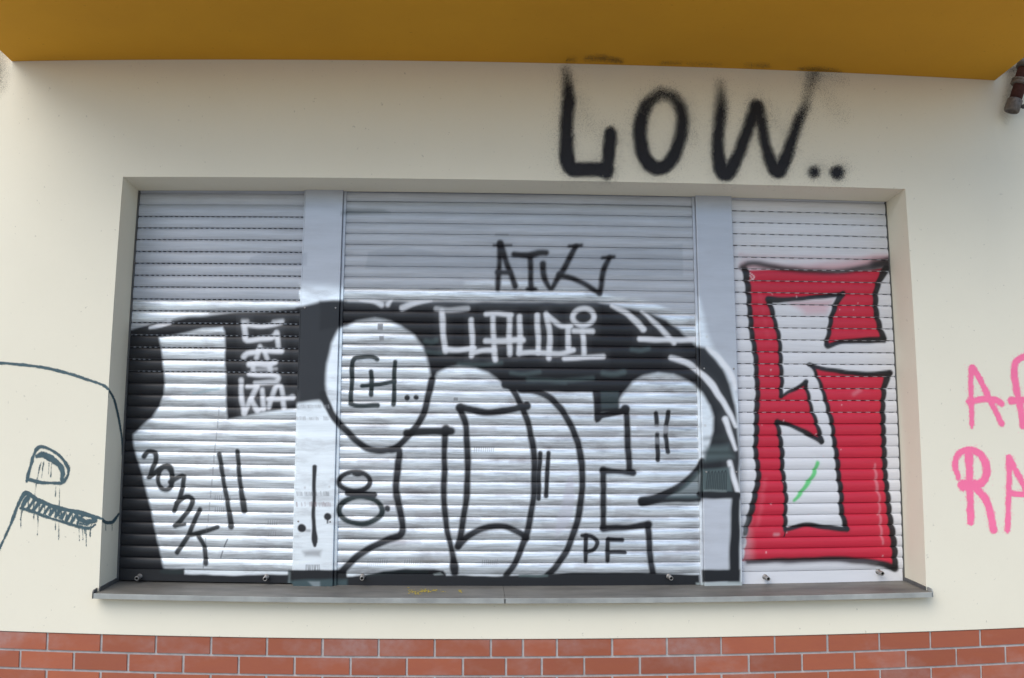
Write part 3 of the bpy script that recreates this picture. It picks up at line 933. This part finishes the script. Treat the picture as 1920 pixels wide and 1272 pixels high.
def painted_box(name, parent, xa, xb, ya, za, zb, base, metal, yback, step=.004, right=False, edge=0.003):
    """a flat panel with rounded long edges, front at ya, painted like the rest"""
    nxs = max(3, int((xb - xa) / step))
    xi = np.linspace(xa + edge, xb - edge, nxs)
    X = np.r_[xa, xa, xa + edge * .3, xi, xb - edge * .3, xb, xb]
    Y = np.r_[yback, ya + edge, ya + edge * .3, np.full(nxs, ya), ya + edge * .3, ya + edge, yback]
    nzs = max(2, int((zb - za) / step))
    Z = np.linspace(zb, za, nzs)
    nc = len(X)
    P = np.stack([np.tile(X, nzs), np.tile(Y, nzs), np.repeat(Z, nc)], -1)
    # top and bottom turn back to the rear
    top = np.stack([X, np.full(nc, yback), np.full(nc, zb)], -1)
    bot = np.stack([X, np.full(nc, yback), np.full(nc, za)], -1)
    P = np.concatenate([top, P, bot])
    co = bow(P)
    c = Canvas(trace(co), base, metal)
    paint_all(c, right)
    return quads(name, co, grid_faces(nzs + 2, nc)[:, ::-1], M_PANEL, parent, False, c.c, c.m)


GREY_L = (0.50, 0.53, 0.585)
GREY_C = (0.49, 0.52, 0.57)
POST = (0.46, 0.49, 0.545)
PVC = (0.70, 0.71, 0.745)
GROUP = 'roller shutters closed over the window'


def shutter(label, xa, xb, zj, zbot, pins, rails, **kw):
    t = empty('roller_shutter', ((xa + xb) / 2, Y_CURTAIN, zbot))
    tag(t, label, 'roller shutter', GROUP)
    curtain(t, xa, xb, zj, **kw)
    right = kw.get('right', False)
    painted_box('bottom_rail', t, xa, xb, Y_CURTAIN - .006, zbot, zj[-1] - .0012, kw['base'], kw['basemetal'], Y_CURTAIN + .012, .0035, right)
    for x0, x1, yf, dark in rails:
        if dark:
            b = MB(); b.box(x0, x1, yf, .262, zbot - .01, ZT + .02, 1)
            # follow the bow along its height
            b = MB()
            nzv = 20
            zz = np.linspace(zbot - .004, ZT + .02, nzv + 1)
            vv_ = [(x, y, z) for z in zz for x, y in ((x0, yf), (x1, yf), (x1, .262), (x0, .262))]
            fs = [(4 * i + j, 4 * i + (j + 1) % 4, 4 * i + 4 + (j + 1) % 4, 4 * i + 4 + j) for i in range(nzv) for j in range(4)]
            fs += [(3, 2, 1, 0), tuple(4 * nzv + j for j in range(4))]
            b.add(vv_, fs)
            b.build('guide_rail', M_RAIL, t, warp=True)
        else:
            painted_box('guide_rail', t, x0, x1, yf, zbot - .004, ZT + .01, POST, .35, .262, .004, right, .002)
    for u, w in pins:
        # short steel tube with an open bore sticking out of the bottom rail
        p0 = at(u, w, Y_CURTAIN - .004)
        p1 = p0 + np.array([0.002, -.050, -.006])
        b = MB()
        b.lathe(p0, p1, [(0, .013), (.06, .013), (.07, .0105), (.94, .0105), (1.0, .0098), (1.0, .0062), (.72, .0058)], 18)
        o = b.build('lock_pin', [M_STEEL, M_HOLE], t, smooth=True)
        n_side = 18
        for p in o.data.polygons:
            if p.index >= 5 * n_side and p.index != 6 * n_side:
                p.material_index = 1
        o.data.update()
    return t


shutter('left roller shutter, grey slats above, black and silver graffiti with upright white letters below', -1.655, -0.826, zL, -0.409,
        [(262, 1081), (500, 1082)], [(-1.6635, -1.6555, .222, True), (-0.8255, -0.8185, .205, False)],
        bulge=.0085, groove=.082, slots=set(range(2, 16)), base=GREY_L, basemetal=.15, period=.0262, seed=4)
shutter('wide middle roller shutter with big silver and black graffiti letters below a small black tag', -0.618, 1.104, zC, -0.417,
        [(680, 1081), (1254, 1081)], [(-0.6315, -0.6175, .214, False), (1.1045, 1.118, .214, False)],
        bulge=.0115, groove=.018, slots=set(), base=GREY_C, basemetal=.15, period=.03, seed=9)
shutter('right roller shutter of white slats sprayed with one red letter outlined in black', 1.303, 2.120, zR, -0.416,
        [(1434, 1082), (1646, 1072)], [(2.1205, 2.1275, .226, True)],
        bulge=.0095, groove=.068, slots=set(range(1, 19)), base=PVC, basemetal=0.0, period=.0485, right=True, seed=13)

for label, xa, xb in (('grey metal post left of the middle shutter with black paint and an upright black stroke', -0.8180, -0.6325),
                      ('grey metal post right of the middle shutter, black arc above a white panel', 1.1185, 1.3020)):
    p = empty('window_post', ((xa + xb) / 2, .2, -.42))
    tag(p, label, 'post', 'metal posts between the shutters')
    painted_box('post_panel', p, xa, xb, .196, -.4195, ZT + .004, POST, .25, .265, .0035)
    for zf in ((-.12, .9) if xa < 0 else (.12, .62)):
        for xo in (.018, xb - xa - .018):
            b = MB()
            b.lathe((xa + xo, .1962, zf), (xa + xo, .1930, zf), [(0, .0045), (.6, .0045), (1, .003)], 10)
            b.build('screw', M_STEEL, p, warp=True)


# ------------------------------------------------------------------ graffiti lying on the wall, as a film of specks
def film(name, parent, mat, strokes, P00, du, dv, nu, nv, label, normal, soft=2.5, haze=0.0, seed=0, hazelen=16.0, fills=()):
    """cells of a fine grid P00 + i*du + j*dv, each kept with the density of the paint there"""
    r = np.random.default_rng(seed)
    i, j = np.meshgrid(np.arange(nu), np.arange(nv))
    cen = P00 + (i.ravel()[:, None] + .5) * du + (j.ravel()[:, None] + .5) * dv
    uv = trace(cen)
    dens = np.zeros(len(uv))
    for st in strokes:
        pts, w, so, al = st[:4]
        p = np.array(pts, float)
        ww = np.broadcast_to(np.array(w, float), (len(p),))
        aa = np.broadcast_to(np.array(al, float), (len(p),))
        ss = np.broadcast_to(np.array(so, float), (len(p),))
        q = np.column_stack([p, ww, aa, ss])
        q = spline(q, 5) if len(p) > 2 else q
        pad = q[:, 2].max() / 2 + ss.max() * 2 + (hazelen * 3 if haze else 0)
        lo, hi = q[:, :2].min(0) - pad, q[:, :2].max(0) + pad
        k = np.nonzero((uv[:, 0] > lo[0]) & (uv[:, 0] < hi[0]) & (uv[:, 1] > lo[1]) & (uv[:, 1] < hi[1]))[0]
        if not len(k):
            continue
        wb = wob(uv[k], .35, .11, 1.0)
        segs = [q] if len(q) == 1 else [q[a:a + 2] for a in range(len(q) - 1)]
        best = np.zeros(len(k))
        for sg in segs:
            d = seg_dist(uv[k], sg[:, :2], sg[:, 2]) + wb
            s_, a_ = sg[:, 4].mean(), sg[:, 3].mean()
            e = a_ * smooth01(.5 - d / (2 * s_))
            if haze:
                e = np.maximum(e, a_ * haze * np.exp(-np.clip(d, 0, None) / hazelen))
            np.maximum(best, e, out=best)
        dens[k] = 1 - (1 - dens[k]) * (1 - best)
    on = np.nonzero(r.random(len(uv)) < dens)[0]
    ii, jj = i.ravel()[on], j.ravel()[on]
    c4 = np.stack([jj * (nu + 1) + ii, jj * (nu + 1) + ii + 1, (jj + 1) * (nu + 1) + ii + 1, (jj + 1) * (nu + 1) + ii], -1)
    u, inv = np.unique(c4, return_inverse=True)
    vi, vj = u % (nu + 1), u // (nu + 1)
    jit = r.normal(0, .22, (len(u), 2))
    vv_ = P00 + (vi + jit[:, 0])[:, None] * du + (vj + jit[:, 1])[:, None] * dv + normal
    o = quads(name, vv_, inv.reshape(-1, 4)[:, ::-1], mat, parent)
    o['label'] = label
    return o


def wall_film(name, mat, strokes, u0, w0, u1, w1, label, cell=.002, **kw):
    a, b_ = at(u0, w1, 0), at(u1, w0, 0)
    a = np.minimum(a, at(u0, w0, 0)); b_ = np.maximum(b_, at(u1, w1, 0))
    nu, nv = int((b_[0] - a[0]) / cell), int((b_[2] - a[2]) / cell)
    return film(name, wall, mat, strokes, np.array([a[0], 0, a[2]]), np.array([cell, 0, 0]), np.array([0, 0, cell]), nu, nv, label, np.array([0, -.0007, 0]), **kw)


LOW = [
    ([(1060, 132), (1064, 157), (1066, 187), (1063, 227), (1062, 267), (1064, 300), (1074, 317), (1107, 318), (1137, 318)], [8, 13, 18, 18, 19, 22, 21, 20, 20], [10, 8, 6, 5.5, 5, 4, 4, 4, 4], [.45, .85, 1, 1, 1, 1, 1, 1, 1]),
    ([(1145, 250), (1142, 283), (1138, 328)], [17, 18, 14], 4.5, 1),
    ([(1240, 175), (1213, 197), (1201, 233), (1201, 267), (1211, 300), (1231, 316), (1254, 306), (1270, 277), (1279, 240), (1277, 207), (1263, 184), (1240, 175)], [14, 17, 19, 19, 20, 20, 19, 18, 17, 16, 15, 14], [8, 7, 5, 5, 4, 4, 4, 5, 6, 7, 8, 8], [.85, .95, 1, 1, 1, 1, 1, 1, 1, 1, .9, .85]),
    ([(1350, 158), (1352, 200), (1348, 240), (1346, 283), (1352, 316), (1363, 326), (1380, 300), (1396, 260), (1410, 222), (1418, 201)], [8, 15, 16, 17, 21, 21, 18, 16, 17, 17], [10, 8, 6, 5, 4, 4, 5, 5.5, 6, 7], [.35, .95, 1, 1, 1, 1, 1, 1, 1, 1]),
    ([(1418, 201), (1427, 227), (1434, 267), (1444, 300), (1458, 322), (1473, 297), (1487, 257), (1500, 220), (1509, 203)], [17, 15, 14, 17, 20, 18, 14, 13, 9], [7, 6, 6, 5, 4, 5, 6, 7, 8], [1, 1, 1, 1, 1, 1, 1, .95, .7]),
    ([(1509, 203), (1516, 170), (1526, 140)], [8, 13, 15], 9, [.35, .45, .5]),
    ([(1527, 323)], 15, 6, 1), ([(1570, 324)], 19, 5.5, 1),
    ([(1090, 190), (1110, 240)], 20, 22, .10), ([(1290, 200), (1300, 260)], 16, 20, .10), ([(1440, 210), (1470, 250)], 20, 20, .10), ([(1540, 165), (1575, 215)], 22, 24, .08), ([(1585, 315)], 14, 14, .15), ([(1540, 312)], 10, 12, .15), ([(1155, 268)], 10, 12, .2), ([(1520, 140), (1580, 150)], 14, 16, .12),
]
LOW = [(p_, np.array(w_, float) * 1.22 + 3, np.array(s_, float) * 1.35, a_) if np.min(np.array(a_)) > .3 else (p_, w_, s_, a_) for p_, w_, s_, a_ in LOW]
wall_film('graffiti_tag', M_BLACK, LOW, 1010, 112, 1640, 352, 'black sprayed tag reading LOW followed by two dots', .00105, haze=.17, hazelen=7.5, seed=2)

PK = 2.0
PINK = [
    ([(1822, 689), (1820, 714), (1821, 753), (1822, 795)], [11, 10, 10, 9], PK, 1), ([(1822, 795), (1822, 803)], 5, 1.5, 1),
    ([(1823, 689), (1836, 709), (1853, 744), (1868, 774), (1878, 795)], [11, 11, 11, 10, 11], PK, 1),
    ([(1817, 753), (1845, 749), (1868, 750), (1879, 758)], [12, 12, 12, 10], PK, 1),
    ([(1946, 690), (1934, 672), (1918, 670), (1904, 681), (1901, 700), (1907, 735), (1914, 768), (1918, 800)], [12, 13, 13, 13, 13, 13, 12, 12], PK, 1),
    ([(1946, 690), (1950, 720), (1944, 752), (1950, 800)], 12, PK, 1),
    ([(1896, 752), (1920, 750), (1950, 751)], [15, 13, 12], PK, 1),
    ([(1797, 896), (1790, 870), (1799, 850), (1819, 844), (1840, 855), (1850, 879), (1843, 903), (1826, 910), (1806, 910)], [10, 11, 12, 13, 14, 15, 16, 18, 21], PK, 1),
    ([(1817, 853), (1818, 908), (1820, 979)], [16, 13, 14], PK, 1),
    ([(1828, 915), (1848, 936), (1858, 968), (1863, 994)], [13, 14, 14, 14], PK, 1),
    ([(1892, 859), (1892, 894), (1891, 938), (1889, 994)], [12, 11, 10, 11], PK, 1),
    ([(1892, 859), (1907, 888), (1920, 914), (1946, 990)], [12, 11, 10, 10], PK, 1),
    ([(1892, 925), (1920, 928), (1938, 930)], [12, 10, 10], PK, 1),
]
wall_film('graffiti_tag', M_PINK, PINK, 1775, 650, 1975, 1015, 'bright pink sprayed capital letters in two lines', .0021, haze=.10, hazelen=2.0, seed=3)

TL = 1.0
zig = []
for k in range(11):
    f0 = k / 11
    zig += [(42 + 114 * f0, 951 + 33 * f0), (54 + 112 * f0, 935 + 33 * f0)]
zig = np.array(zig)
FACE = [
    ([(-40, 678), (0, 681), (38, 684), (79, 689), (126, 700), (167, 713), (192, 722), (203, 730)], [5, 5.5, 5.5, 5.5, 5.5, 5.5, 5.5, 5], TL, 1),
    ([(50, 903), (54, 886), (63, 855), (70, 841), (79, 838), (94, 843), (110, 853), (122, 867), (129, 882), (125, 896), (115, 906), (98, 906), (77, 905), (55, 900)], 6, TL, 1),
    ([(69, 856), (78, 853), (86, 855), (96, 860), (106, 868), (114, 876), (118, 888), (116, 900)], [8, 11, 12, 12, 11, 10, 9, 6], 1.2, 1),
    ([(-30, 1100), (0, 1027), (16, 993), (30, 957), (39, 937), (46, 926), (53, 926), (72, 938), (98, 949), (124, 956), (155, 963), (180, 970), (192, 973)], [4, 4.5, 5, 6, 6, 8, 8, 8, 8, 8, 8, 7, 3.5], TL, 1),
    ([(39, 953), (63, 960), (89, 970), (124, 981), (158, 990), (170, 990), (178, 984)], [6, 5.5, 5.5, 5.5, 6, 5, 3], TL, 1),
    ([(40, 951), (46, 938), (53, 931)], 5, TL, 1), ([(148, 972), (162, 979), (178, 976)], 9, 1.5, 1), ([(150, 982), (165, 984)], 6, 1.5, .9),
]
FACE += [([tuple(zig[k]), tuple(zig[k + 1])], 6.0 if k % 2 == 0 else 2.6, TL, 1) for k in range(len(zig) - 1)]
for pts in ([(77, 866), (72, 888), (68, 908), (64, 938)], [(82, 866), (80, 880), (78, 896)], [(92, 869), (91, 889)], [(97, 869), (95, 894)], [(105, 907), (104, 931)], [(112, 907), (111, 950), (110, 1012)],
            [(40, 956), (39, 989)], [(43, 956), (38, 975)], [(64, 962), (63, 973)], [(71, 966), (71, 984), (70, 1003)], [(104, 975), (104, 993)], [(148, 987), (149, 1014)], [(154, 987), (156, 1012)], [(158, 989), (159, 1001)], [(161, 988), (162, 1024)], [(169, 986), (169, 1006)], [(172, 983), (170, 995)]):
    FACE.append((pts, 1.5, .6, .85))
wall_film('graffiti_face', M_TEAL, FACE, -60, 660, 205, 1060, 'dark blue green line drawing of an eye and toothed mouth with drips', .0017, seed=4)
DIRT_SHADE = [([(-16, 96), (-8, 130), (-8, 160)], [26, 20, 6], 30, .5), ([(1900, 138), (1895, 165), (1888, 200)], [22, 16, 10], 12, .4), ([(1885, 130), (1912, 128)], 14, 10, .5), ([(1880, 215), (1886, 226)], 6, 10, .2)]  # left corner: painted-in shadow of something out of frame, with dirt; right: dirt only
wall_film('soot_and_shade', M_DIRT_SHADE, DIRT_SHADE, -40, 70, 70, 215, 'painted shadow with grey soot on the wall beside the balcony corner', .0007, seed=12)
wall_film('soot_and_shade', M_DIRT_SHADE, DIRT_SHADE, 1850, 110, 1935, 250, 'grey soot on the wall around the drain pipe', .0008, seed=13)
# its strokes run on round the corner on to the left reveal of the window
pa = bow(np.array([X0, 0, 0.0]))
JAMB = [
    ([(199, 726), (206, 735), (214, 750), (221, 778), (226, 805), (229, 830), (229, 855)], [4, 4, 4, 4, 3.5, 3, 2], .8, 1),
    ([(186, 970), (191, 974), (198, 980), (205, 980), (211, 979), (217, 972), (223, 963)], [3, 5, 6, 6.5, 6, 5, 3], .8, 1),
    ([(198, 981), (198, 995)], 1.2, .5, .8), ([(210, 980), (210, 995)], 1.2, .5, .8), ([(203, 735), (203, 746)], 1.2, .5, .8),
]
c_ = .0022
zlo, zhi = -.35, .75
nzj = int((zhi - zlo) / c_)
r = np.random.default_rng(6)
iy, jz = np.meshgrid(np.arange(int(.24 / c_)), np.arange(nzj))
gridP = np.stack([np.full(iy.size, X0), .002 + (iy.ravel() + .5) * c_, zlo + (jz.ravel() + .5) * c_], -1)
wp = bow(gridP)
uvj = trace(wp)
dj = np.zeros(len(uvj))
for pts, w, so, al in JAMB:
    q = np.column_stack([np.array(pts, float), np.broadcast_to(np.array(w, float), (len(pts),))])
    q = spline(q) if len(q) > 2 else q
    dj = np.maximum(dj, al * smooth01(.5 - seg_dist(uvj, q[:, :2], q[:, 2]) / (2 * so)))
on = np.nonzero(r.random(len(dj)) < dj)[0]
cor = []
for sy, sz in ((-.5, -.5), (.5, -.5), (.5, .5), (-.5, .5)):
    p = gridP[on].copy(); p[:, 1] += sy * c_; p[:, 2] += sz * c_
    p = bow(p); p[:, 0] += .0008
    cor.append(p)
vj_ = np.stack(cor, 1).reshape(-1, 3)
o = quads('graffiti_face', vj_, np.arange(len(vj_)).reshape(-1, 4), M_TEAL, wall)
o['label'] = 'end strokes of the dark blue green drawing on the window reveal'

# black overspray on the soffit edge above LOW
OS = [([(1040, 114), (1075, 112)], [2, 4], 9, .3), ([(1100, 110), (1130, 109), (1165, 115)], [3, 8, 3], 9, .5), ([(1290, 119), (1350, 121)], 2, 7, .22), ([(1400, 122), (1440, 124)], [2, 4], 8, .35), ([(1500, 130), (1535, 130), (1575, 136)], [2, 6, 2], 8, .5), ([(1240, 118), (1275, 119)], 2, 6, .3)]
zsof = float(bow(np.array([[.6, 0, ZS]]))[0, 2])
r = np.random.default_rng(8)
c_ = .0011
xx_ = np.arange(.45, 2.2, c_); yy_ = np.arange(-.16, -.004, c_ * 2)
gx_, gy_ = np.meshgrid(xx_, yy_)
gp = bow(np.stack([gx_.ravel(), gy_.ravel(), np.full(gx_.size, ZS)], -1))
uvs = trace(gp)
ds = np.zeros(len(uvs))
for pts, w, so, al in OS:
    q = np.column_stack([np.array(pts, float), np.broadcast_to(np.array(w, float), (len(pts),))])
    ds = np.maximum(ds, al * smooth01(.5 - seg_dist(uvs, q[:, :2], q[:, 2]) / (2 * so)))
on = np.nonzero(r.random(len(ds)) < ds)[0]
cen = gp[on] - np.array([0, 0, .0012])
sq = np.array([(-1, -2, 0), (-1, 2, 0), (1, 2, 0), (1, -2, 0)]) * c_ * .5
vs_ = (cen[:, None, :] + sq[None]).reshape(-1, 3)
o = quads('paint_overspray', vs_, np.arange(len(vs_)).reshape(-1, 4), M_BLACK, balcony)
o['label'] = 'black paint dust along the rear edge of the soffit'

# yellow paint specks on the sill
r = random.Random(2)
def speck(u, w, k, vs):
    yv = np.interp(w, [1098, 1123], [.25, -.048])
    p = at(u, w, yv)
    bz = bow(np.array([[p[0], yv, np.interp(yv, [-.0485, .262], [-.446, -.412])]]))[0, 2]
    for ang in range(4):
        an = ang * math.pi / 2 + r.uniform(-.5, .5)
        x_, y_ = p[0] + 1.7 * k * math.cos(an), yv + 3.6 * k * math.sin(an)
        vs.append((x_, y_, bz + .0012 + (y_ - yv) * .11))


for label, parts in (('smear of yellow paint specks on the sill top', ((768, 4, 1108, 6), (772, 3, 1112, 7), (783, 5, 1115, 14), (792, 5, 1111, 20), (797, 3, 1108, 8), (806, 5, 1110, 10), (818, 4, 1109, 8), (829, 3, 1111, 5))),
                     ('small yellow paint spot on the sill top', ((863, 2.4, 1110, 12),)),
                     ):
    vs_ = []
    for u, s_, w, n in parts:
        for _ in range(n):
            speck(r.gauss(u, s_), r.gauss(w, 1.2), r.uniform(.0012, .0032), vs_)
    o = quads('paint_spatter', vs_, np.arange(len(vs_)).reshape(-1, 4), M_YELLOW, sill)
    o['label'] = label

# ------------------------------------------------------------------ drain pipe at the balcony's right corner
a, b_ = at(1934, 96, -.10), at(1898, 204, -.06)
pipe = empty('drain_pipe', tuple(b_))
tag(pipe, 'short red brown drain pipe with steel clamps beside the balcony corner', 'pipe')
P = lambda t: tuple(a + (b_ - a) * t)
b = MB(); b.lathe(P(0), P(.86), [(0, .040), (.30, .040), (.34, .036), (.56, .036), (.60, .031), (1, .029)], 24); b.build('pipe_body', M_RED_PIPE, pipe, smooth=True)
b = MB(); b.lathe(P(.18), P(.31), [(0, .043), (.1, .047), (.9, .047), (1, .043)], 24); b.build('pipe_sleeve', M_RAIL, pipe, smooth=True)
b = MB(); b.lathe(P(.50), P(.60), [(0, .038), (.1, .046), (.35, .046), (.5, .041), (.65, .046), (.9, .046), (1, .036)], 24); b.build('clamp', M_RUST, pipe, smooth=True)
b = MB(); b.lathe(P(.84), P(1.05), [(0, .032), (.06, .036), (.9, .036), (1, .033), (1, .027), (.7, .026)], 24); b.build('clamp', M_RUST, pipe, smooth=True)
e = np.array(P(.97))
b = MB(); b.lathe(tuple(e + np.array([.030, -.01, .0])), tuple(e + np.array([.052, -.016, -.004])), [(0, .009), (.5, .009), (.55, .012), (1, .011)], 10); b.build('clamp_bolt', M_RAIL, pipe, smooth=True)
